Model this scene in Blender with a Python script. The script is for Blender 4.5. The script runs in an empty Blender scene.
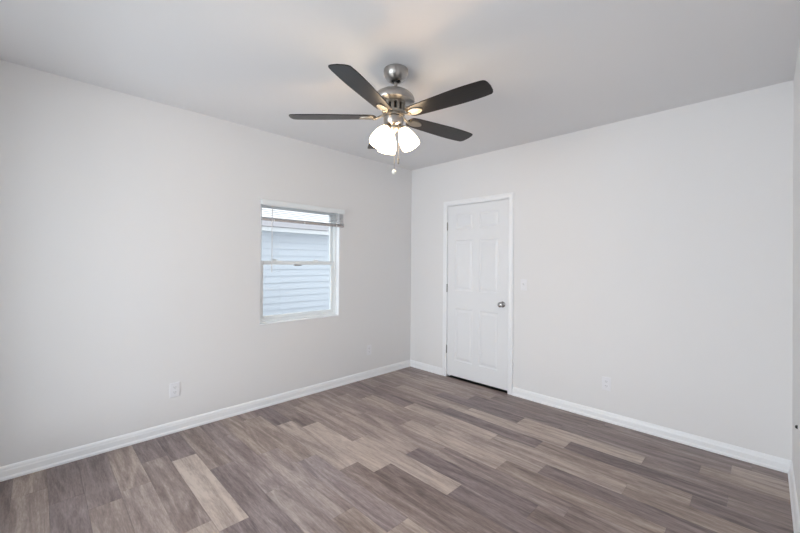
import bpy, bmesh, math, random
from mathutils import Vector, Matrix
random.seed(4)
sc = bpy.context.scene
C = sc.collection
PI = math.pi

# ---------------------------------------------------------------- camera
cam_d = bpy.data.cameras.new('camera')
cam = bpy.data.objects.new('camera', cam_d)
C.objects.link(cam)
cam_d.sensor_fit = 'HORIZONTAL'
cam_d.sensor_width = 36.0
cam_d.lens = 366.06 / 800 * 36
cam_d.shift_y = -5.2455 / 800
cam_d.clip_start = 0.02
cam.matrix_world = (Matrix.Translation((3.3177, -3.5191, 1.3553)) @ Matrix.Rotation(0.78608, 4, 'Z')
                    @ Matrix.Rotation(PI / 2 + 0.00481, 4, 'X') @ Matrix.Rotation(0.0085, 4, 'Z'))
sc.camera = cam

# ---------------------------------------------------------------- room numbers (metres)
W, D, H = 3.44, 3.86, 2.58        # x 0..W, y 0..-D, z 0..H
WY0, WY1, WZ0, WZ1 = -2.04, -1.146, 0.77, 1.94      # window opening in the left wall
DX0, DX1, DH = 0.598, 1.412, 2.045                   # door opening in the back wall
RX0, RX1, RZ0, RZ1 = 0.35, 3.10, 0.25, 2.30          # unseen window added behind the camera to let light in
FAN = Vector((1.655, -1.91, 0))

# ---------------------------------------------------------------- world, added fill lights, exposure
w = bpy.data.worlds.new('world'); sc.world = w; w.use_nodes = True
nt = w.node_tree; nt.nodes.clear()
wo = nt.nodes.new('ShaderNodeOutputWorld'); bg = nt.nodes.new('ShaderNodeBackground')
tc = nt.nodes.new('ShaderNodeTexCoord'); sx = nt.nodes.new('ShaderNodeSeparateXYZ')
rp = nt.nodes.new('ShaderNodeValToRGB')
nt.links.new(tc.outputs['Generated'], sx.inputs[0]); nt.links.new(sx.outputs['Z'], rp.inputs[0])
rp.color_ramp.elements[0].position = 0.0; rp.color_ramp.elements[0].color = (0.92, 0.95, 1.0, 1)
rp.color_ramp.elements[1].position = 0.8; rp.color_ramp.elements[1].color = (0.84, 0.91, 1.0, 1)
nt.links.new(rp.outputs[0], bg.inputs['Color']); bg.inputs['Strength'].default_value = 2.05
nt.links.new(bg.outputs[0], wo.inputs[0])

def area(name, loc, rot, sx_, sy_, power, col):
    l = bpy.data.lights.new(name, 'AREA'); l.shape = 'RECTANGLE'; l.size = sx_; l.size_y = sy_
    l.energy = power; l.color = col
    o = bpy.data.objects.new(name, l); C.objects.link(o); o.location = loc; o.rotation_euler = rot
    return o
# added fill lights shining in through the unseen rear window (light aimed +y)
area('fill_rear_right', (2.4, -D - 2.5, 0.9), (PI / 2, 0, 0.25), 2.0, 1.4, 54, (0.94, 0.955, 1.0))
area('fill_rear_left', (1.2, -D - 2.5, 1.5), (PI / 2, 0, -0.25), 2.0, 1.4, 78, (0.94, 0.955, 1.0))
area('fill_rear_near', (2.6, -D - 0.1, 1.3), (PI / 2, 0, 0), 1.0, 2.0, 8, (0.96, 0.96, 1.0))

sc.view_settings.view_transform = 'Standard'
sc.view_settings.look = 'None'
sc.view_settings.exposure = -0.07
sc.view_settings.gamma = 1.0
sc.view_settings.use_curve_mapping = False

# ---------------------------------------------------------------- materials
def srgb(r, g, b):
    f = lambda c: (c / 255 / 12.92) if c / 255 <= 0.04045 else ((c / 255 + 0.055) / 1.055) ** 2.4
    return (f(r), f(g), f(b), 1)

def mat(name, col, rough=0.5, metal=0.0, emis=None, es=0.0, noise=0.0, nscale=30, bump=0.0, bscale=200, spec=0.5, trans=0.0):
    m = bpy.data.materials.new(name); m.use_nodes = True
    n = m.node_tree; b = n.nodes['Principled BSDF']
    b.inputs['Base Color'].default_value = col
    b.inputs['Roughness'].default_value = rough; b.inputs['Metallic'].default_value = metal
    b.inputs['Specular IOR Level'].default_value = spec
    b.inputs['Transmission Weight'].default_value = trans
    if emis: b.inputs['Emission Color'].default_value = emis; b.inputs['Emission Strength'].default_value = es
    t = n.nodes.new('ShaderNodeTexCoord')
    if noise > 0:
        x = n.nodes.new('ShaderNodeTexNoise'); x.inputs['Scale'].default_value = nscale; x.inputs['Detail'].default_value = 4
        n.links.new(t.outputs['Object'], x.inputs['Vector'])
        mx = n.nodes.new('ShaderNodeMix'); mx.data_type = 'RGBA'
        mx.inputs['A'].default_value = [c * (1 - noise) for c in col[:3]] + [1]
        mx.inputs['B'].default_value = [min(1, c * (1 + noise)) for c in col[:3]] + [1]
        n.links.new(x.outputs['Fac'], mx.inputs['Factor']); n.links.new(mx.outputs['Result'], b.inputs['Base Color'])
    if bump > 0:
        x = n.nodes.new('ShaderNodeTexNoise'); x.inputs['Scale'].default_value = bscale; x.inputs['Detail'].default_value = 3
        n.links.new(t.outputs['Object'], x.inputs['Vector'])
        bp = n.nodes.new('ShaderNodeBump'); bp.inputs['Strength'].default_value = bump; bp.inputs['Distance'].default_value = 0.002
        n.links.new(x.outputs['Fac'], bp.inputs['Height']); n.links.new(bp.outputs[0], b.inputs['Normal'])
    return m

M = {}
M['wall'] = mat('wall_paint', (0.845, 0.84, 0.845, 1), 0.75, noise=0.008, nscale=1.5, bump=0.08, bscale=160)
M['ceil'] = mat('ceiling_paint', (0.825, 0.825, 0.84, 1), 0.85, noise=0.008, nscale=1.2, bump=0.08, bscale=140)
M['trim'] = mat('white_gloss_trim', (0.93, 0.94, 0.96, 1), 0.32, noise=0.005)
M['door'] = mat('white_door_paint', (0.86, 0.87, 0.89, 1), 0.38, noise=0.005, bump=0.03, bscale=90)
M['vinyl'] = mat('white_vinyl', (0.89, 0.92, 0.93, 1), 0.35, noise=0.005)
M['blind'] = mat('white_blind_slat', (0.85, 0.84, 0.84, 1), 0.45, noise=0.005)
_n = M['blind'].node_tree; _b = _n.nodes['Principled BSDF']; _o = _n.nodes['Material Output']
_t = _n.nodes.new('ShaderNodeBsdfTranslucent'); _t.inputs['Color'].default_value = (0.9, 0.9, 0.9, 1)
_x = _n.nodes.new('ShaderNodeMixShader'); _x.inputs[0].default_value = 0.4
_n.links.new(_b.outputs[0], _x.inputs[1]); _n.links.new(_t.outputs[0], _x.inputs[2]); _n.links.new(_x.outputs[0], _o.inputs['Surface'])
M['blindrail'] = mat('beige_bottom_rail', (0.50, 0.45, 0.44, 1), 0.45, noise=0.01)
M['plate'] = mat('white_outlet_plastic', (0.88, 0.88, 0.91, 1), 0.35, noise=0.004)
M['slot'] = mat('dark_slot', (0.25, 0.25, 0.25, 1), 0.6, noise=0.1)
M['nickel'] = mat('brushed_nickel', (0.44, 0.42, 0.40, 1), 0.30, 1.0, noise=0.06, nscale=60)
_n = M['nickel'].node_tree; _b = _n.nodes['Principled BSDF']; _b.inputs['Anisotropic'].default_value = 0.75; _b.inputs['Anisotropic Rotation'].default_value = 0.25
_t = _n.nodes.new('ShaderNodeTangent'); _t.direction_type = 'RADIAL'; _t.axis = 'Z'; _n.links.new(_t.outputs[0], _b.inputs['Tangent'])
M['nickel2'] = mat('pale_nickel', (0.36, 0.33, 0.285, 1), 0.42, 1.0, noise=0.04, nscale=60)
M['hinge'] = mat('satin_hinge_metal', (0.32, 0.31, 0.30, 1), 0.38, 1.0, noise=0.05)
M['knob'] = mat('satin_nickel_knob', (0.42, 0.41, 0.40, 1), 0.25, 1.0, noise=0.05)
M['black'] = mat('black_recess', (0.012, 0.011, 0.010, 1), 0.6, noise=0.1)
M['glow'] = mat('lit_frosted_glass', (0.9, 0.88, 0.84, 1), 0.4, emis=(1.0, 0.76, 0.50, 1), es=15.0)
M['bulb'] = mat('lit_bulb', (0.9, 0.9, 0.9, 1), 0.4, emis=(1.0, 0.72, 0.42, 1), es=20.0)
M['ball'] = mat('ivory_pull_ball', (0.93, 0.91, 0.84, 1), 0.3, noise=0.01)
M['shingle'] = mat('mauve_grey_roof', (0.42, 0.39, 0.40, 1), 0.8, noise=0.06, nscale=25)
M['siding'] = mat('pale_blue_white_siding', (0.76, 0.80, 0.85, 1), 0.6, noise=0.01, nscale=4)
M['fascia'] = mat('white_fascia', (0.9, 0.9, 0.9, 1), 0.5, noise=0.005)
M['ground'] = mat('pale_concrete_ground', (0.66, 0.65, 0.63, 1), 0.9, noise=0.06, nscale=40)

# thin window glass: mostly clear with a faint reflection
g = bpy.data.materials.new('window_glass'); g.use_nodes = True; n = g.node_tree; n.nodes.clear()
o_ = n.nodes.new('ShaderNodeOutputMaterial'); tr = n.nodes.new('ShaderNodeBsdfTransparent'); gl = n.nodes.new('ShaderNodeBsdfGlossy')
gl.inputs['Roughness'].default_value = 0.02; tr.inputs['Color'].default_value = (0.95, 0.97, 0.97, 1)
mx = n.nodes.new('ShaderNodeMixShader'); mx.inputs[0].default_value = 0.06
n.links.new(tr.outputs[0], mx.inputs[1]); n.links.new(gl.outputs[0], mx.inputs[2]); n.links.new(mx.outputs[0], o_.inputs[0])
M['glass'] = g

# dark wood of the fan blades, grain along local x
def wood_blade():
    m = bpy.data.materials.new('espresso_blade'); m.use_nodes = True; n = m.node_tree; b = n.nodes['Principled BSDF']
    t = n.nodes.new('ShaderNodeTexCoord'); mp = n.nodes.new('ShaderNodeMapping'); mp.inputs['Scale'].default_value = (3, 60, 3)
    x = n.nodes.new('ShaderNodeTexNoise'); x.inputs['Scale'].default_value = 2; x.inputs['Detail'].default_value = 5
    r = n.nodes.new('ShaderNodeValToRGB'); r.color_ramp.elements[0].position = .3; r.color_ramp.elements[1].position = .75
    r.color_ramp.elements[0].color = (0.008, 0.007, 0.007, 1); r.color_ramp.elements[1].color = (0.020, 0.015, 0.013, 1)
    n.links.new(t.outputs['Object'], mp.inputs[0]); n.links.new(mp.outputs[0], x.inputs['Vector'])
    n.links.new(x.outputs['Fac'], r.inputs[0]); n.links.new(r.outputs[0], b.inputs['Base Color'])
    b.inputs['Roughness'].default_value = 0.30; b.inputs['Specular IOR Level'].default_value = 0.33
    return m
M['blade'] = wood_blade()

# floor: planks carry a per-plank tone in a colour attribute; grain from stretched noise
def floor_mat():
    m = bpy.data.materials.new('grey_brown_vinyl_plank'); m.use_nodes = True; n = m.node_tree; b = n.nodes['Principled BSDF']
    L = n.links.new
    at = n.nodes.new('ShaderNodeAttribute'); at.attribute_name = 'plank'
    sp = n.nodes.new('ShaderNodeSeparateColor'); L(at.outputs['Color'], sp.inputs[0])      # R tone, G warm, B seed
    tc = n.nodes.new('ShaderNodeTexCoord')
    cb = n.nodes.new('ShaderNodeCombineXYZ')
    m20 = n.nodes.new('ShaderNodeMath'); m20.operation = 'MULTIPLY'; m20.inputs[1].default_value = 37.0
    L(sp.outputs[2], m20.inputs[0]); L(m20.outputs[0], cb.inputs[2]); L(m20.outputs[0], cb.inputs[0])
    ad = n.nodes.new('ShaderNodeVectorMath'); ad.operation = 'ADD'; L(tc.outputs['Object'], ad.inputs[0]); L(cb.outputs[0], ad.inputs[1])
    def nz(scale, vec, detail=5, rough=.6, dist=0.0):
        mp = n.nodes.new('ShaderNodeMapping'); mp.inputs['Scale'].default_value = vec; L(ad.outputs[0], mp.inputs[0])
        x = n.nodes.new('ShaderNodeTexNoise'); x.inputs['Scale'].default_value = scale
        x.inputs['Detail'].default_value = detail; x.inputs['Roughness'].default_value = rough; x.inputs['Distortion'].default_value = dist
        L(mp.outputs[0], x.inputs['Vector']); return x.outputs['Fac']
    broad = nz(1.0, (1.8, 15, 1), 4, .55, 1.1)
    fine = nz(1.0, (7, 95, 1), 5, .65, .3)
    flecks = nz(1.0, (26, 150, 1), 3, .6)
    def ma(op, a, b_):
        x = n.nodes.new('ShaderNodeMath'); x.operation = op
        for i, v in enumerate((a, b_)):
            if isinstance(v, (int, float)): x.inputs[i].default_value = v
            else: L(v, x.inputs[i])
        return x.outputs[0]
    v = ma('ADD', sp.outputs[0], ma('MULTIPLY', ma('SUBTRACT', broad, .5), 1.45))
    v = ma('ADD', v, ma('MULTIPLY', ma('SUBTRACT', fine, .5), 0.6))
    v = ma('ADD', v, ma('MULTIPLY', ma('SUBTRACT', flecks, .5), 0.55))
    r1 = n.nodes.new('ShaderNodeValToRGB'); r2 = n.nodes.new('ShaderNodeValToRGB')
    for r, cs in ((r1, ((96, 82, 83), (143, 128, 127), (196, 183, 178))), (r2, ((100, 83, 77), (148, 131, 122), (203, 187, 175)))):
        e = r.color_ramp.elements
        e[0].position = 0.0; e[0].color = srgb(*cs[0]); e[1].position = 1.0; e[1].color = srgb(*cs[2])
        k = e.new(.45); k.color = srgb(*cs[1]); L(v, r.inputs[0])
    mx = n.nodes.new('ShaderNodeMix'); mx.data_type = 'RGBA'
    L(sp.outputs[1], mx.inputs['Factor']); L(r1.outputs[0], mx.inputs['A']); L(r2.outputs[0], mx.inputs['B'])
    L(mx.outputs['Result'], b.inputs['Base Color'])
    rr = ma('ADD', 0.30, ma('MULTIPLY', fine, 0.16)); L(rr, b.inputs['Roughness'])
    bp = n.nodes.new('ShaderNodeBump'); bp.inputs['Strength'].default_value = .25; bp.inputs['Distance'].default_value = .001
    L(fine, bp.inputs['Height']); L(bp.outputs[0], b.inputs['Normal'])
    return m
M['floor'] = floor_mat()

# ---------------------------------------------------------------- mesh helpers
def box(bm, x0, x1, y0, y1, z0, z1, mt=None):
    r = bmesh.ops.create_cube(bm, size=1.0)
    for v in r['verts']:
        v.co = Vector(((x0 + x1) / 2 + v.co.x * (x1 - x0), (y0 + y1) / 2 + v.co.y * (y1 - y0), (z0 + z1) / 2 + v.co.z * (z1 - z0)))
        if mt is not None: v.co = mt @ v.co
    return r['verts']

def tube(bm, pts, r, seg=10, cap=True):
    pts = [Vector(p) for p in pts]; rings = []
    for i, p in enumerate(pts):
        d = (pts[min(i + 1, len(pts) - 1)] - pts[max(i - 1, 0)]).normalized()
        a = d.orthogonal().normalized() if i == 0 else (rings_a - d * rings_a.dot(d)).normalized()
        rings_a = a; b = d.cross(a)
        rr = r[i] if isinstance(r, (list, tuple)) else r
        rings.append([bm.verts.new(p + (a * math.cos(2 * PI * k / seg) + b * math.sin(2 * PI * k / seg)) * rr) for k in range(seg)])
    for i in range(len(rings) - 1):
        for k in range(seg):
            bm.faces.new((rings[i][k], rings[i][(k + 1) % seg], rings[i + 1][(k + 1) % seg], rings[i + 1][k]))
    if cap:
        bm.faces.new(rings[0][::-1]); bm.faces.new(rings[-1])

def lathe(bm, prof, seg=40, mt=None, closed=False):
    """prof: list of (r, z) revolved about z; r = 0 ends closed to a pole"""
    rings = []
    for r, z in prof:
        if r <= 1e-6:
            v = Vector((0, 0, z)); rings.append([bm.verts.new(mt @ v if mt else v)])
        else:
            ring = []
            for k in range(seg):
                v = Vector((r * math.cos(2 * PI * k / seg), r * math.sin(2 * PI * k / seg), z))
                ring.append(bm.verts.new(mt @ v if mt else v))
            rings.append(ring)
    n = len(rings)
    for i in range(n if closed else n - 1):
        a, b = rings[i], rings[(i + 1) % n]
        for k in range(seg):
            k2 = (k + 1) % seg
            if len(a) == 1 and len(b) == 1: continue
            if len(a) == 1: bm.faces.new((a[0], b[k2], b[k]))
            elif len(b) == 1: bm.faces.new((a[k], a[k2], b[0]))
            else: bm.faces.new((a[k], a[k2], b[k2], b[k]))

def obj(name, bm, m, parent=None, smooth=False, bevel=0.0, bseg=2, loc=None, rotz=None):
    bmesh.ops.recalc_face_normals(bm, faces=bm.faces)
    me = bpy.data.meshes.new(name); bm.to_mesh(me); bm.free()
    for mm in (m if isinstance(m, (list, tuple)) else [m]): me.materials.append(mm)
    if smooth:
        for p in me.polygons: p.use_smooth = True
        try: me.set_sharp_from_angle(angle=math.radians(38))
        except Exception: pass
    o = bpy.data.objects.new(name, me); C.objects.link(o)
    if parent: o.parent = parent
    if loc is not None: o.location = loc
    if rotz is not None: o.rotation_euler = (0, 0, rotz)
    if bevel > 0:
        b = o.modifiers.new('bevel', 'BEVEL'); b.width = bevel; b.segments = bseg; b.limit_method = 'ANGLE'; b.angle_limit = math.radians(40)
    return o

def tag(o, label=None, cat=None, group=None, kind=None):
    if label: o['label'] = label
    if cat: o['category'] = cat
    if group: o['group'] = group
    if kind: o['kind'] = kind
    return o

def thing(name, label, cat, loc=(0, 0, 0), rotz=0, group=None):
    o = bpy.data.objects.new(name, None); C.objects.link(o); o.empty_display_size = .05
    o.location = loc; o.rotation_euler = (0, 0, rotz)
    return tag(o, label, cat, group)

def struct(name, bm, m, **k):
    return tag(obj(name, bm, m, **k), kind='structure')

def profile_run(bm, prof, a, b, inward):
    """extrude a (offset-from-wall, height) profile from point a to b; inward = unit normal into the room"""
    a, b, nrm = Vector(a), Vector(b), Vector(inward)
    ra = [bm.verts.new(a + nrm * p + Vector((0, 0, q))) for p, q in prof]
    rb = [bm.verts.new(b + nrm * p + Vector((0, 0, q))) for p, q in prof]
    k = len(prof)
    for i in range(k): bm.faces.new((ra[i], ra[(i + 1) % k], rb[(i + 1) % k], rb[i]))
    bm.faces.new(ra[::-1]); bm.faces.new(rb)

# ---------------------------------------------------------------- floor with the photograph's plank layout
PH = [.55, .455, .306, .017, .463, .313, .013, .468, .255, .75, .615, .2, .625, .455, .173, .8, .35, .763, .48, .368, .65, .72, .52, .3, .7, .15]
# tone (0 dark .. 1 light, some with sheen painted in) and warmth per plank, row by row from the back wall
TN = [
 [(.35,.5),(.42,.6),(.36,.5),(.32,.4),(.38,.5)],
 [(.38,.5),(.5,.7),(.30,.4),(.34,.4),(.62,.7)],
 [(.6,.7),(.52,.6),(.28,.1),(.33,.2),(.52,.9)],
 [(.4,.5),(.46,.6),(.27,.0),(.74,.8),(.38,.4)],
 [(.4,.5),(.60,.7),(.68,.7),(.25,.2),(.42,.6)],
 [(.38,.5),(.33,.6),(.26,.1),(.45,.9),(.30,.2)],
 [(.3,.3),(.26,.2),(.74,.7),(.60,.7),(.50,1.)],
 [(.35,.4),(.60,.7),(.60,.6),(.26,.2),(.34,.3)],
 [(.4,.5),(.50,.5),(.76,.7),(.42,.9),(.3,.3)],
 [(.5,.5),(.52,.5),(.40,.4),(.42,.5),(.4,.5)],
 [(.5,.6),(.58,.6),(.20,.0),(.30,.6),(.4,.5)],
 [(.5,.6),(.52,.6),(.76,.7),(.30,.1),(.4,.5)],
 [(.36,.6),(.80,.7),(.24,.6),(.4,.5),(.4,.5)],
 [(.22,.0),(.64,.7),(.36,.6),(.4,.5),(.4,.5)],
 [(.35,.4),(.52,.9),(.50,.0),(.74,.8),(.4,.5)],  # floor sheen painted in: tones lifted here and in the next three rows
 [(.48,.9),(.56,.3),(.52,.9),(.4,.5),(.4,.5)],
 [(.32,.3),(.46,.2),(.58,.4),(.4,.5),(.4,.5)],
 [(.40,.7),(.38,.2),(.48,.4),(.4,.5),(.4,.5)],
 [(.26,.1),(.80,.8),(.30,.2),(.4,.5),(.4,.5)],
 [(.28,.2),(.42,.6),(.66,.8),(.4,.5),(.4,.5)],
 [(.52,.8),(.55,.6),(.4,.5),(.4,.5),(.4,.5)],
 [(.30,.3),(.44,.7),(.40,.6),(.4,.5),(.4,.5)],
 [(.26,.3),(.28,.2),(.4,.5),(.4,.5),(.4,.5)],
 [(.46,.9),(.40,.8),(.4,.5),(.4,.5),(.4,.5)],
 [(.28,.6),(.32,.6),(.4,.5),(.4,.5),(.4,.5)],
 [(.4,.5)] * 5]
bm = bmesh.new(); cl = bm.loops.layers.float_color.new('plank')
def plank(x0, x1, y0, y1, tone, warm, seed):
    g_ = 0.0005
    r = box(bm, x0 + g_, x1 - g_, y0 + g_, y1 - g_, -0.006, 0.0)
    fs = {f for v in r for f in v.link_faces}
    for f in fs:
        for l in f.loops: l[cl] = (tone, warm, seed, 1)
for k, p in enumerate(PH):
    y1 = -.15 * k; y0 = max(y1 - .15, -D)
    if y0 >= y1: continue
    x = p - .9; i = 0
    while x < W:
        a, b = max(x, 0), min(x + .9, W)
        if b - a > .003:
            t_, w_ = TN[k][min(i, 4)]
            plank(a, b, y0, y1, t_, w_, random.random())
        i += 1; x += .9
r = box(bm, -.12, W + .12, -D - .12, 1.1, -.16, -.0062)
for f in {f for v in r for f in v.link_faces}:
    for l in f.loops: l[cl] = (.05, .3, .5, 1)
# floor running on through the doorway
struct('floor', bm, M['floor'])

# ---------------------------------------------------------------- shell
bm = bmesh.new(); box(bm, -.12, W + .12, -D - .12, .12, H, H + .12); struct('ceiling', bm, M['ceil'])

def wall_with_hole(name, axis, c0, c1, a0, a1, h0, h1, z0, z1, m):
    """wall slab between c0..c1 across its thickness, a0..a1 along, with an opening h0..h1 x z0..z1"""
    bm = bmesh.new()
    def bb(p, q, za, zb):
        if q - p < 1e-4 or zb - za < 1e-4: return
        if axis == 'x': box(bm, c0, c1, p, q, za, zb)
        else: box(bm, p, q, c0, c1, za, zb)
    bb(a0, h0, 0, H); bb(h1, a1, 0, H); bb(h0, h1, 0, z0); bb(h0, h1, z1, H)
    return struct(name, bm, m)
wall_with_hole('wall_left', 'x', -.14, 0, -D - .12, 0, WY0, WY1, WZ0, WZ1, M['wall'])
wall_with_hole('wall_back', 'y', 0, .12, -.14, W + .12, DX0, DX1, 0, DH, M['wall'])
wall_with_hole('wall_rear', 'y', -D - .12, -D, 0, W, RX0, RX1, RZ0, RZ1, M['wall'])
bm = bmesh.new(); box(bm, W, W + .12, -D - .12, 0, 0, H); struct('wall_right', bm, M['wall'])
bm = bmesh.new(); box(bm, DX0 - .08, DX1 + .08, .0006, 1.0, -.0061, -.001); struct('floor_door_shade', bm, M['black'])  # floor coloured black to paint the shade under the door
# box added behind the door to block sky light at the gap
bm = bmesh.new()
box(bm, DX0 - .12, DX0 - .08, .12, 1.04, 0, 2.3); box(bm, DX1 + .08, DX1 + .12, .12, 1.04, 0, 2.3)
box(bm, DX0 - .08, DX1 + .08, 1.0, 1.04, 0, 2.3); box(bm, DX0 - .12, DX1 + .12, .12, 1.04, 2.3, 2.34)
struct('wall_sky_block', bm, M['wall'])

# ---------------------------------------------------------------- baseboards
BP = [(0, 0), (.021, 0), (.021, .012), (.014, .022), (.013, .054), (.0105, .062), (.0095, .070), (.006, .078), (.003, .082), (0, .084)]
def base(name, runs):
    bm = bmesh.new()
    for a, b, nrm in runs: profile_run(bm, BP, a, b, nrm)
    struct(name, bm, M['trim'], smooth=False)
base('baseboard_left', [((0, 0, 0), (0, -D, 0), (1, 0, 0))])
base('baseboard_back', [((0, 0, 0), (.546, 0, 0), (0, -1, 0)), ((1.466, 0, 0), (W, 0, 0), (0, -1, 0))])
base('baseboard_right', [((W, 0, 0), (W, -D, 0), (-1, 0, 0))])
base('baseboard_rear', [((0, -D, 0), (W, -D, 0), (0, 1, 0))])

# ---------------------------------------------------------------- door casing and jamb
CP = [(.0, .0), (.0, .010), (.006, .014), (.018, .0165), (.030, .013), (.046, .0155), (.054, .017), (.057, .014), (.057, 0)]   # (across from inner edge, depth)
bm = bmesh.new()
IX0, IX1, IZ = DX0 + .006, DX1 - .004, DH - .004
pth = [((IX0, 0), (-1, 0)), ((IX0, IZ), (-1, 1)), ((IX1, IZ), (1, 1)), ((IX1, 0), (1, 0))]
rings = []
for (px, pz), (dx, dz) in pth:
    rings.append([bm.verts.new((px + dx * a, -d, pz + dz * a)) for a, d in CP])
for i in range(3):
    for j in range(len(CP)):
        j2 = (j + 1) % len(CP)
        bm.faces.new((rings[i][j], rings[i][j2], rings[i + 1][j2], rings[i + 1][j]))
bm.faces.new(rings[0]); bm.faces.new(rings[3][::-1])
# jambs and stop inside the opening
box(bm, DX0, DX0 + .006, -.001, .12, 0, DH); box(bm, DX1 - .006, DX1, -.001, .12, 0, DH); box(bm, DX0, DX1, -.001, .12, DH - .006, DH)
box(bm, DX0 + .006, DX0 + .018, .042, .075, 0, DH - .006); box(bm, DX1 - .018, DX1 - .006, .042, .075, 0, DH - .006)
struct('trim_1', bm, M['trim'])

# ---------------------------------------------------------------- six panel door
SX0, SX1, SZ0, SZ1, FY = DX0 + .009, DX1 - .0095, .028, DH - .0095, -.001
DW, DHT = SX1 - SX0, SZ1 - SZ0
bm = bmesh.new()
xs = [0, .112, .112 + .243, DW - .112 - .243, DW - .112, DW]
zs = [0, .185, .800, 1.010, 1.600, 1.725, 1.905, DHT]
def V(x, y, z): return bm.verts.new((SX0 + x, FY + y, SZ0 + z))
for i in range(5):
    for j in range(7):
        x0, x1, z0, z1 = xs[i], xs[i + 1], zs[j], zs[j + 1]
        if i in (1, 3) and j in (1, 3, 5):
            steps = [(0, 0), (.006, .006), (.014, .0075), (.020, .0075), (.042, .0015)]
            rr = [[V(x0 + s, d, z0 + s), V(x1 - s, d, z0 + s), V(x1 - s, d, z1 - s), V(x0 + s, d, z1 - s)] for s, d in steps]
            for a, b in zip(rr, rr[1:]):
                for q in range(4): bm.faces.new((a[q], a[(q + 1) % 4], b[(q + 1) % 4], b[q]))
            bm.faces.new(rr[-1])
        else:
            bm.faces.new((V(x0, 0, z0), V(x1, 0, z0), V(x1, 0, z1), V(x0, 0, z1)))
bmesh.ops.remove_doubles(bm, verts=bm.verts, dist=1e-5)
be = [e for e in bm.edges if e.is_boundary]
ex = bmesh.ops.extrude_edge_only(bm, edges=be)
nv = [v for v in ex['geom'] if isinstance(v, bmesh.types.BMVert)]
for v in nv: v.co.y = FY + .035
bmesh.ops.contextual_create(bm, geom=[e for e in bm.edges if e.is_boundary])
door = struct('door_1', bm, M['door'])

# knob: rosette, neck, ball
kx, kz = SX1 - .062, .925
bm = bmesh.new(); R = Matrix.Translation((kx, FY, kz)) @ Matrix.Rotation(PI / 2, 4, 'X')
lathe(bm, [(0, 0), (.032, 0), (.032, .004), (.027, .009), (.013, .012), (.011, .026), (.013, .034), (.023, .040), (.0275, .048),
           (.0275, .057), (.023, .065), (.012, .069), (0, .070)], 32, R)
kn = obj('door_knob', bm, M['knob'], door, smooth=True); tag(kn, 'round satin nickel door knob')
for z in (1.80, 1.06, .33):
    bm = bmesh.new()
    hx = SX0 - .004
    tube(bm, [(hx, -.0075, z - .045), (hx, -.0075, z + .045)], .0055, 12)
    for t_ in (-.047, .047): tube(bm, [(hx, -.0075, z + t_ - .002), (hx, -.0075, z + t_ + .002)], .0045, 12)
    box(bm, hx - .0035, hx + .0035, -.006, .03, z - .044, z + .044)
    tag(obj('hinge', bm, M['hinge'], door, smooth=True), 'dark satin metal hinge')

# ---------------------------------------------------------------- left wall window (double hung, white vinyl)
win = bpy.data.objects.new('window_1', None); C.objects.link(win); tag(win, kind='structure'); win.location = (-.07, (WY0 + WY1) / 2, WZ0)
WO = Vector(win.location)
def wobj(name, bm, m, parent=win, **k):
    for v in bm.verts: v.co -= WO
    return obj(name, bm, m, parent, **k)
def rect_frame(bm, x0, x1, y0, y1, z0, z1, l, r, b, t):
    """frame in the yz plane with member widths left/right/bottom/top"""
    box(bm, x0, x1, y0, y0 + l, z0, z1); box(bm, x0, x1, y1 - r, y1, z0, z1)
    box(bm, x0, x1, y0 + l, y1 - r, z0, z0 + b); box(bm, x0, x1, y0 + l, y1 - r, z1 - t, z1)
bm = bmesh.new()
rect_frame(bm, -.135, -.055, WY0 + .001, WY1 - .001, WZ0 + .001, WZ1 - .001, .022, .022, .03, .022)
rect_frame(bm, -.083, -.068, WY0 + .02, WY1 - .02, WZ0 + .028, WZ1 - .02, .012, .012, .010, .010)    # track ridge
frame = wobj('window_frame', bm, M['vinyl'], bevel=.002)
MZ = 1.345
bm = bmesh.new()                                   # upper (outer) sash
rect_frame(bm, -.128, -.098, WY0 + .024, WY1 - .024, MZ - .012, WZ1 - .024, .034, .034, .034, .038)
us = wobj('upper_sash', bm, M['vinyl'], bevel=.003)
bm = bmesh.new(); box(bm, -.115, -.111, WY0 + .056, WY1 - .056, MZ + .020, WZ1 - .060); wobj('upper_pane', bm, M['glass'], us)
bm = bmesh.new()                                   # lower (inner) sash
rect_frame(bm, -.096, -.066, WY0 + .034, WY1 - .034, WZ0 + .033, MZ + .022, .030, .030, .036, .038)
ls = wobj('lower_sash', bm, M['vinyl'], bevel=.003)
bm = bmesh.new(); box(bm, -.083, -.079, WY0 + .062, WY1 - .062, WZ0 + .067, MZ - .014); wobj('lower_pane', bm, M['glass'], ls)
bm = bmesh.new(); box(bm, -.066, -.060, -1.66, -1.575, MZ - .028, MZ - .016); tag(wobj('sash_pull', bm, M['hinge'], ls, bevel=.001), 'small grey sash pull')
for yy in (-1.86, -1.40):
    bm = bmesh.new(); box(bm, -.094, -.070, yy - .032, yy + .032, MZ + .022, MZ + .029)
    tube(bm, [(-.082, yy - .02, MZ + .034), (-.074, yy + .022, MZ + .034)], [.006, .004], 10)
    wobj('sash_lock', bm, M['vinyl'], ls)
bm = bmesh.new()
box(bm, -.055, -.001, WY1 - .006, WY1 + .0005, WZ0, WZ1); box(bm, -.055, -.001, WY0 - .0005, WY0 + .006, WZ0, WZ1); box(bm, -.055, -.001, WY0, WY1, WZ1 - .006, WZ1 + .0005)
wobj('jamb_liner', bm, M['trim'])
# thin painted sill ledge
bm = bmesh.new(); box(bm, -.066, .004, WY0 + .001, WY1 - .001, WZ0 - .002, WZ0 + .008); wobj('window_sill', bm, M['trim'], win, bevel=.003)

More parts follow.
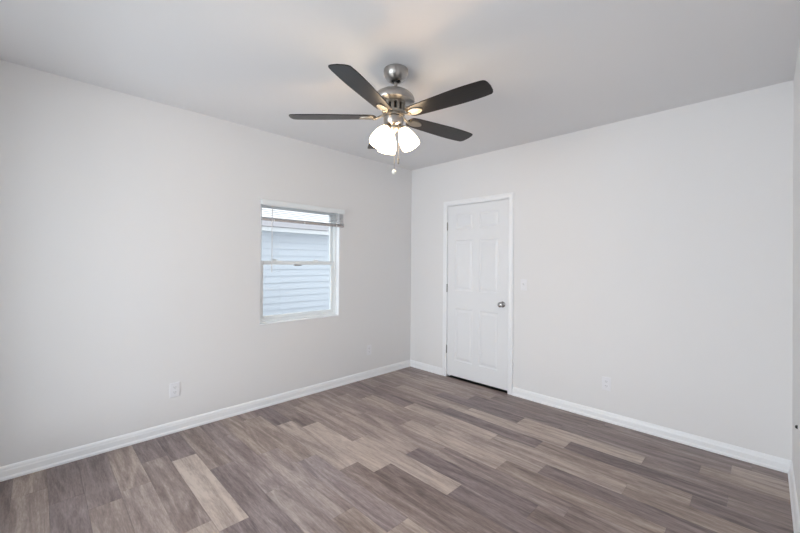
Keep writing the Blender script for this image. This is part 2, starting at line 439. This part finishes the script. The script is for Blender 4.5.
# ---------------------------------------------------------------- mini blind, pulled up
BY0, BY1 = -2.04, -1.112
bl = thing('window_blind', 'white mini blind pulled up high over the small window, wand hanging at its left', 'window blind', (.03, (BY0 + BY1) / 2, 1.93))
BO = Vector(bl.location)
def bobj(name, bm, m, parent=bl, **k):
    for v in bm.verts: v.co -= BO
    return obj(name, bm, m, parent, **k)
bm = bmesh.new(); box(bm, .006, .040, BY0, BY1, 1.890, 1.932); box(bm, .040, .042, BY0 - .001, BY1 + .001, 1.884, 1.934)
bobj('headrail', bm, M['vinyl'], bevel=.0015)
def slat(bm, z, tilt, wd=.025, x=.022):
    n_ = 4; rows = []
    for s in (BY0 + .004, BY1 - .004):
        row = []
        for i in range(n_ + 1):
            u = (i / n_ - .5) * wd; c = .0022 * (1 - (2 * i / n_ - 1) ** 2)
            row.append(bm.verts.new((x + u * math.cos(tilt) - c * math.sin(tilt), s, z + u * math.sin(tilt) + c * math.cos(tilt))))
        rows.append(row)
    for i in range(n_): bm.faces.new((rows[0][i], rows[0][i + 1], rows[1][i + 1], rows[1][i]))
bm = bmesh.new()
z = 1.874
while z > 1.776: slat(bm, z, .10); z -= .0165
sl = bobj('slats', bm, M['blind'], smooth=True); s_ = sl.modifiers.new('thick', 'SOLIDIFY'); s_.thickness = .0006
bm = bmesh.new()
z = 1.772
while z > 1.760: slat(bm, z, .02); z -= .0020
st = bobj('stacked_slats', bm, M['blind'], smooth=True); s_ = st.modifiers.new('thick', 'SOLIDIFY'); s_.thickness = .0008
bm = bmesh.new(); box(bm, .009, .036, BY0 + .002, BY1 - .002, 1.742, 1.759); tag(bobj('bottom_rail', bm, M['blindrail'], bevel=.003), 'taupe bottom rail')
for yy in (-1.925, -1.60, -1.215):
    bm = bmesh.new()
    for xx in (.0355, .0085): tube(bm, [(xx, yy, 1.897), (xx, yy, 1.742)], .0009, 6)
    box(bm, .0362, .0385, yy - .006, yy + .006, 1.736, 1.764)
    bobj('ladder_cord', bm, M['blind'])
bm = bmesh.new(); tube(bm, [(.050, -1.950, 1.872), (.050, -1.948, 1.26)], .0042, 8); tube(bm, [(.044, -1.950, 1.885), (.050, -1.950, 1.868)], .0025, 8)
bobj('tilt_wand', bm, M['blind'], smooth=True)

# ---------------------------------------------------------------- ceiling fan
F = thing('ceiling_fan', 'brushed nickel ceiling fan with five dark wood blades and three lit glass shades', 'ceiling fan', (FAN.x, FAN.y, H))
HANG = Vector((-.012 * math.cos(.786), -.012 * math.sin(.786), 0))    # the hanging body sits slightly off the canopy centre
def fobj(name, bm, m, parent=F, **k):            # meshes are modelled with world z, x/y about the axis
    for v in bm.verts: v.co.z -= H
    o = obj(name, bm, m, parent, **k)
    if parent is F and name not in ('canopy', 'hanger_ball', 'downrod'): o.location = HANG
    return o
bm = bmesh.new()
lathe(bm, [(0, 2.5795), (.070, 2.5795), (.0765, 2.576), (.0775, 2.566), (.076, 2.550), (.070, 2.532), (.058, 2.516), (.043, 2.506), (.034, 2.503), (.031, 2.506), (.029, 2.52), (0, 2.52)], 48)
fobj('canopy', bm, M['nickel'], smooth=True)
bm = bmesh.new(); lathe(bm, [(0, 2.519), (.026, 2.519), (.027, 2.506), (.019, 2.500), (0, 2.500)], 32); fobj('hanger_ball', bm, M['black'], smooth=True)
bm = bmesh.new(); lathe(bm, [(0, 2.51), (.0105, 2.51), (.0105, 2.452), (.019, 2.450), (.019, 2.440), (0, 2.440)], 24); fobj('downrod', bm, M['nickel'], smooth=True)
bm = bmesh.new()
lathe(bm, [(0, 2.452), (.026, 2.4515), (.050, 2.448), (.080, 2.438), (.106, 2.423), (.124, 2.405), (.132, 2.388), (.133, 2.376), (.129, 2.367), (.114, 2.363), (.072, 2.360), (0, 2.360)], 56)
fobj('motor_housing', bm, M['nickel'], smooth=True)
bm = bmesh.new(); lathe(bm, [(0, 2.361), (.060, 2.361), (.060, 2.296), (0, 2.296)], 40); fobj('vent_core', bm, M['black'])
bm = bmesh.new()
lathe(bm, [(.060, 2.361), (.074, 2.361), (.074, 2.352), (.060, 2.352)], 48, closed=True)
lathe(bm, [(.060, 2.310), (.073, 2.310), (.070, 2.293), (.056, 2.290), (.056, 2.295)], 48, closed=True)
for k in range(13):
    box(bm, .0605, .0725, -.0095, .0095, 2.306, 2.356, Matrix.Rotation(2 * PI * k / 13 + .1, 4, 'Z'))
fobj('vent_ring', bm, M['nickel2'])
bm = bmesh.new(); lathe(bm, [(0, 2.292), (.058, 2.292), (.066, 2.289), (.066, 2.277), (.060, 2.274), (0, 2.274)], 48); fobj('flywheel', bm, M['nickel2'], smooth=True)
bm = bmesh.new(); lathe(bm, [(0, 2.270), (.064, 2.270), (.065, 2.262), (.063, 2.246), (.058, 2.229), (.048, 2.219), (.040, 2.216), (0, 2.216)], 48)
fobj('switch_housing', bm, M['nickel'], smooth=True)
bm = bmesh.new(); lathe(bm, [(0, 2.217), (.038, 2.217), (.040, 2.207), (.034, 2.193), (.020, 2.185), (.012, 2.177), (.010, 2.169), (0, 2.166)], 40)
fobj('light_fitter', bm, M['nickel2'], smooth=True)

BZ = 2.279; R0, R1 = .110, .660
PITCH = math.radians(-9.5)
def blade_outline():
    hw = lambda t: .050 + .018 * min(1, t / .65) ** .8 - .004 * max(0, (t - .8) / .2)
    pts = []
    n_ = 14
    # root: rounded end
    for i in range(9):
        a = PI / 2 + PI * i / 8
        pts.append((R0 + .030 + .030 * math.cos(a), .050 * math.sin(a)))
    for i in range(1, n_ + 1):
        t = i / n_; x = R0 + .03 + (R1 - .028 - R0 - .03) * t
        pts.append((x, -hw(t)))
    pts += [(R1 - .014, -.060), (R1 - .005, -.052), (R1, -.036), (R1 + .001, 0), (R1 - .004, .036), (R1 - .011, .053), (R1 - .022, .062)]
    for i in range(n_ - 1, 0, -1):
        t = i / n_; x = R0 + .03 + (R1 - .028 - R0 - .03) * t
        pts.append((x, hw(t)))
    return pts
OUT = blade_outline()
def blade_bm():
    bm = bmesh.new()
    lo = [bm.verts.new((x, y, -.003)) for x, y in OUT]; hi = [bm.verts.new((x, y, .003)) for x, y in OUT]
    bm.faces.new(lo[::-1]); bm.faces.new(hi)
    for i in range(len(OUT)):
        j = (i + 1) % len(OUT); bm.faces.new((lo[i], lo[j], hi[j], hi[i]))
    bmesh.ops.bevel(bm, geom=[e for e in bm.edges if abs(e.verts[0].co.z - e.verts[1].co.z) < 1e-6], offset=.0012, segments=1, affect='EDGES')
    P_ = Matrix.Translation((0, 0, BZ)) @ Matrix.Rotation(PITCH, 4, 'X')
    for v in bm.verts: v.co = P_ @ v.co
    return bm
def iron_bm():
    bm = bmesh.new(); P_ = Matrix.Translation((0, 0, BZ)) @ Matrix.Rotation(PITCH, 4, 'X')
    # leaf plate under the blade root
    lo, hi = [], []
    for i in range(24):
        a = 2 * PI * i / 24
        x = .170 + .050 * math.cos(a); y = .029 * math.sin(a) * (1 - .18 * math.cos(a))
        lo.append(bm.verts.new(P_ @ Vector((x, y, -.0095)))); hi.append(bm.verts.new(P_ @ Vector((x, y * 1.08, -.0035))))
    bm.faces.new(lo[::-1]); bm.faces.new(hi)
    for i in range(24): bm.faces.new((lo[i], lo[(i + 1) % 24], hi[(i + 1) % 24], hi[i]))
    # curved arm from the flywheel
    path = [(.052, 2.293, .013), (.075, 2.288, .011), (.098, 2.276, .010), (.115, 2.268, .012), (.135, 2.2695, .016)]
    rings = []
    for x, z, hw in path:
        rings.append([bm.verts.new((x, y, z + q)) for y, q in ((-hw, -.004), (hw, -.004), (hw, .004), (-hw, .004))])
    for a, b in zip(rings, rings[1:]):
        for q in range(4): bm.faces.new((a[q], a[(q + 1) % 4], b[(q + 1) % 4], b[q]))
    bm.faces.new(rings[0]); bm.faces.new(rings[-1][::-1])
    for sx_, sy_ in ((.145, -.012), (.145, .012), (.195, 0)):      # screw heads
        m_ = P_ @ Matrix.Translation((sx_, sy_, -.0115)); lathe(bm, [(0, 0), (.0035, .0005), (.004, .003), (0, .003)], 10, m_)
    return bm
ANG = [math.radians(a) for a in (6.0, 80.0, 149.5, 224.0, 292.5)]
b0 = i0 = None
for a in ANG:
    if b0 is None:
        b0 = fobj('blade', blade_bm(), M['blade']); i0 = fobj('blade_iron', iron_bm(), M['nickel2'], smooth=True)
        b0.rotation_euler.z = i0.rotation_euler.z = a
    else:
        for src in (b0, i0):
            c = src.copy(); C.objects.link(c); c.parent = src.parent; c.rotation_euler.z = a

bm = bmesh.new(); lathe(bm, [(0, 2.275), (.050, 2.275), (.050, 2.269), (0, 2.269)], 40); fobj('shadow_gap', bm, M['black'])  # black disc painted as the shade between flywheel and switch housing
# three lit bell shades on short arms
CAMYAW = 0.786
TILT = math.radians(28)
for ang in (349, 115, 217):                         # measured in the camera's ground frame
    a = math.radians(ang) + CAMYAW
    base_m = Matrix.Rotation(a, 4, 'Z') @ Matrix.Translation((.052, 0, 2.206)) @ Matrix.Rotation(-TILT, 4, 'Y')
    bm = bmesh.new()
    ca, sa = math.cos(a), math.sin(a)
    tube(bm, [(.02 * ca, .02 * sa, 2.206), (.042 * ca, .042 * sa, 2.214), (.056 * ca, .056 * sa, 2.204)], .008, 12)
    lathe(bm, [(0, .006), (.020, .006), (.026, .0), (.027, -.016), (.022, -.018), (0, -.018)], 28, base_m)
    sock = fobj('lamp_socket', bm, M['nickel2'], smooth=True)
    bm = bmesh.new()
    prof = [(.024, -.008), (.030, -.018), (.040, -.034), (.049, -.056), (.056, -.084), (.0595, -.108), (.0600, -.126), (.0575, -.136)]
    inner = [(r_ - .0025, z_) for r_, z_ in prof[::-1]]
    lathe(bm, prof + inner, 40, base_m, closed=True)
    sh = fobj('lamp_shade', bm, M['glow'], smooth=True); tag(sh, 'glowing white frosted glass shade')
    bm = bmesh.new()
    lathe(bm, [(0, -.017), (.012, -.020), (.013, -.034), (.022, -.052), (.027, -.070), (.025, -.086), (.014, -.097), (0, -.100)], 24, base_m)
    fobj('bulb', bm, M['bulb'], sh, smooth=True)

pl = bpy.data.lights.new('blade_root_fill', 'POINT'); pl.energy = 3.0; pl.color = (1.0, 0.55, 0.22); pl.shadow_soft_size = .012  # added warm point light for the blade roots; no bulb sits here
po = bpy.data.objects.new('blade_root_fill', pl); C.objects.link(po); po.parent = F; po.location = (HANG.x, HANG.y, 2.150 - H)
def chain(x, y, z0, z1, kind):
    bm = bmesh.new(); tube(bm, [(x, y, z0), (x, y, z1)], .0011, 6)
    z = z0
    while z > z1:
        lathe(bm, [(0, .0019), (.0019, 0), (0, -.0019)], 6, Matrix.Translation((x, y, z))); z -= .006
    c = fobj('pull_chain', bm, M['nickel2'])
    bm = bmesh.new(); m_ = Matrix.Translation((x, y, z1))
    if kind == 'ball':
        lathe(bm, [(0, .003)] + [(.0145 * math.sin(t), -.011 + .0145 * math.cos(t)) for t in [PI * k / 14 for k in range(1, 14)]] + [(0, -.0255)], 24, m_)
        k = fobj('pull_ball', bm, M['ball'], c, smooth=True); tag(k, 'ivory ball pull')
    else:
        lathe(bm, [(0, .002), (.005, 0), (.0075, -.008), (.006, -.018), (.004, -.022), (.006, -.026), (.0055, -.034), (0, -.036)], 20, m_)
        k = fobj('pull_fob', bm, M['nickel2'], c, smooth=True)
cx_, cy_ = math.cos(CAMYAW), math.sin(CAMYAW)     # camera right direction
def fr(r_, f_): return (r_ * cx_ - f_ * cy_, r_ * cy_ + f_ * cx_)
p = fr(.008, -.066); chain(p[0], p[1], 2.235, 1.925, 'ball')
p = fr(.033, -.060); chain(p[0], p[1], 2.235, 2.000, 'fob')

# ---------------------------------------------------------------- outlets, switch
def wall_device(name, label, cat, loc, rotz, kind, group=None):
    """built facing -y about the origin, then turned"""
    t = thing(name, label, cat, loc, rotz, group)
    bm = bmesh.new(); box(bm, -.035, .035, -.006, 0, -.0575, .0575); obj('cover_plate', bm, M['plate'], t, bevel=.0025)
    if kind == 'outlet':
        for zc in (-.0195, .0195):
            bm = bmesh.new()
            vs = []
            for k in range(24):
                a = 2 * PI * k / 24; vs.append((.0165 * math.cos(a), max(-.0135, min(.0135, .0175 * math.sin(a)))))
            f_ = [bm.verts.new((x, -.0085, zc + z_)) for x, z_ in vs]; b_ = [bm.verts.new((x, -.005, zc + z_)) for x, z_ in vs]
            bm.faces.new(f_); bm.faces.new(b_[::-1])
            for k in range(24): bm.faces.new((f_[k], f_[(k + 1) % 24], b_[(k + 1) % 24], b_[k]))
            rc = obj('receptacle', bm, M['plate'], t)
            bm = bmesh.new()
            for xx in (-.0065, .0065): box(bm, xx - .0012, xx + .0012, -.0088, -.0083, zc - .002, zc + .007)
            box(bm, -.0022, .0022, -.0088, -.0083, zc - .0095, zc - .006)
            tag(obj('slot', bm, M['slot'], rc), 'dark contact slots')
        bm = bmesh.new(); lathe(bm, [(0, 0), (.003, 0), (.0025, .0015), (0, .002)], 12, Matrix.Translation((0, -.006, 0)) @ Matrix.Rotation(PI / 2, 4, 'X')); obj('screw', bm, M['plate'], t)
    else:
        bm = bmesh.new(); box(bm, -.006, .006, -.0075, -.005, -.0125, .0125); obj('switch_frame', bm, M['plate'], t)
        bm = bmesh.new(); box(bm, -.004, .004, -.018, 0, -.005, .005, Matrix.Translation((0, -.006, .002)) @ Matrix.Rotation(math.radians(-24), 4, 'X')); obj('toggle', bm, M['plate'], t, bevel=.001)
        for zc in (-.030, .030):
            bm = bmesh.new(); lathe(bm, [(0, 0), (.003, 0), (.0025, .0015), (0, .002)], 12, Matrix.Translation((0, -.006, zc)) @ Matrix.Rotation(PI / 2, 4, 'X')); obj('screw', bm, M['plate'], t)
    return t
wall_device('wall_outlet', 'white duplex outlet low on the left wall, left of the window', 'outlet', (0, -2.722, .335), PI / 2, 'outlet')
wall_device('wall_outlet', 'white duplex outlet low on the left wall between the window and the corner', 'outlet', (0, -.712, .325), PI / 2, 'outlet')
wall_device('wall_outlet', 'white duplex outlet low on the wall to the right of the door', 'outlet', (2.340, 0, .325), 0, 'outlet')
wall_device('light_switch', 'white toggle light switch on the wall just right of the door', 'light switch', (1.578, 0, 1.146), 0, 'switch')
t = thing('wall_screw', 'tiny dark screw head sticking out of the right wall at the photo edge', 'screw', (W, -.56, .477))
bm = bmesh.new(); lathe(bm, [(0, 0), (.010, 0), (.010, .003), (.006, .009), (0, .010)], 20, Matrix.Rotation(-PI / 2, 4, 'Y')); obj('screw_head', bm, M['black'], t, smooth=True)

# ---------------------------------------------------------------- unseen window added behind the camera for the fill lights
rw = bpy.data.objects.new('window_rear_added', None); C.objects.link(rw); tag(rw, kind='structure'); rw.location = ((RX0 + RX1) / 2, -D - .06, RZ0)
bm = bmesh.new()
def fx(x0, x1, z0, z1, y0=-D - .10, y1=-D - .04): box(bm, x0 - rw.location.x, x1 - rw.location.x, y0 - rw.location.y, y1 - rw.location.y, z0 - RZ0, z1 - RZ0)
fx(RX0, RX0 + .05, RZ0, RZ1); fx(RX1 - .05, RX1, RZ0, RZ1); fx(RX0 + .05, RX1 - .05, RZ0, RZ0 + .05); fx(RX0 + .05, RX1 - .05, RZ1 - .05, RZ1)
fx((RX0 + RX1) / 2 - .03, (RX0 + RX1) / 2 + .03, RZ0 + .05, RZ1 - .05)
obj('window_frame', bm, M['vinyl'], rw)
bm = bmesh.new(); fx(RX0 + .05, RX1 - .05, RZ0 + .05, RZ1 - .05, -D - .072, -D - .068); obj('window_pane', bm, M['glass'], rw)

# ---------------------------------------------------------------- outside: neighbouring house and ground
bm = bmesh.new(); box(bm, -30, 30, -40, 30, -.85, -.65); struct('ground', bm, M['ground'])
nb = thing('neighbour_house', 'pale blue-white sided house seen outside through the small window', 'house', (-1.8, 0, -.65))
NO = Vector(nb.location)
def nobj(name, bm, m, **k):
    for v in bm.verts: v.co -= NO
    return obj(name, bm, m, nb, **k)
bm = bmesh.new()
z = -.65; top = 1.80
pts = []
while z < top:
    z1 = min(z + .1, top)
    pts += [(-1.785, z), (-1.800, z1)]
    z = z1 if z1 == top else z + .1
pa = [bm.verts.new((x, -4.5, zz)) for x, zz in pts]; pb = [bm.verts.new((x, 5.5, zz)) for x, zz in pts]
for i in range(len(pts) - 1): bm.faces.new((pa[i], pa[i + 1], pb[i + 1], pb[i]))
box(bm, -4.8, -1.805, -4.5, 5.5, -.65, 1.80)
nobj('siding_wall', bm, M['siding'])
bm = bmesh.new(); box(bm, -1.62, -1.60, -4.7, 5.7, 1.79, 1.85); box(bm, -1.80, -1.62, -4.7, 5.7, 1.80, 1.81); nobj('fascia', bm, M['fascia'])
bm = bmesh.new()
v = [bm.verts.new(c) for c in ((-1.58, -4.7, 1.855), (-1.58, 5.7, 1.855), (-3.4, 5.7, 2.17), (-3.4, -4.7, 2.17), (-5.2, 5.7, 1.855), (-5.2, -4.7, 1.855))]
bm.faces.new((v[0], v[1], v[2], v[3])); bm.faces.new((v[3], v[2], v[4], v[5])); bm.faces.new((v[0], v[3], v[5])); bm.faces.new((v[1], v[4], v[2])); bm.faces.new((v[0], v[5], v[4], v[1]))
nobj('roof', bm, M['shingle'])
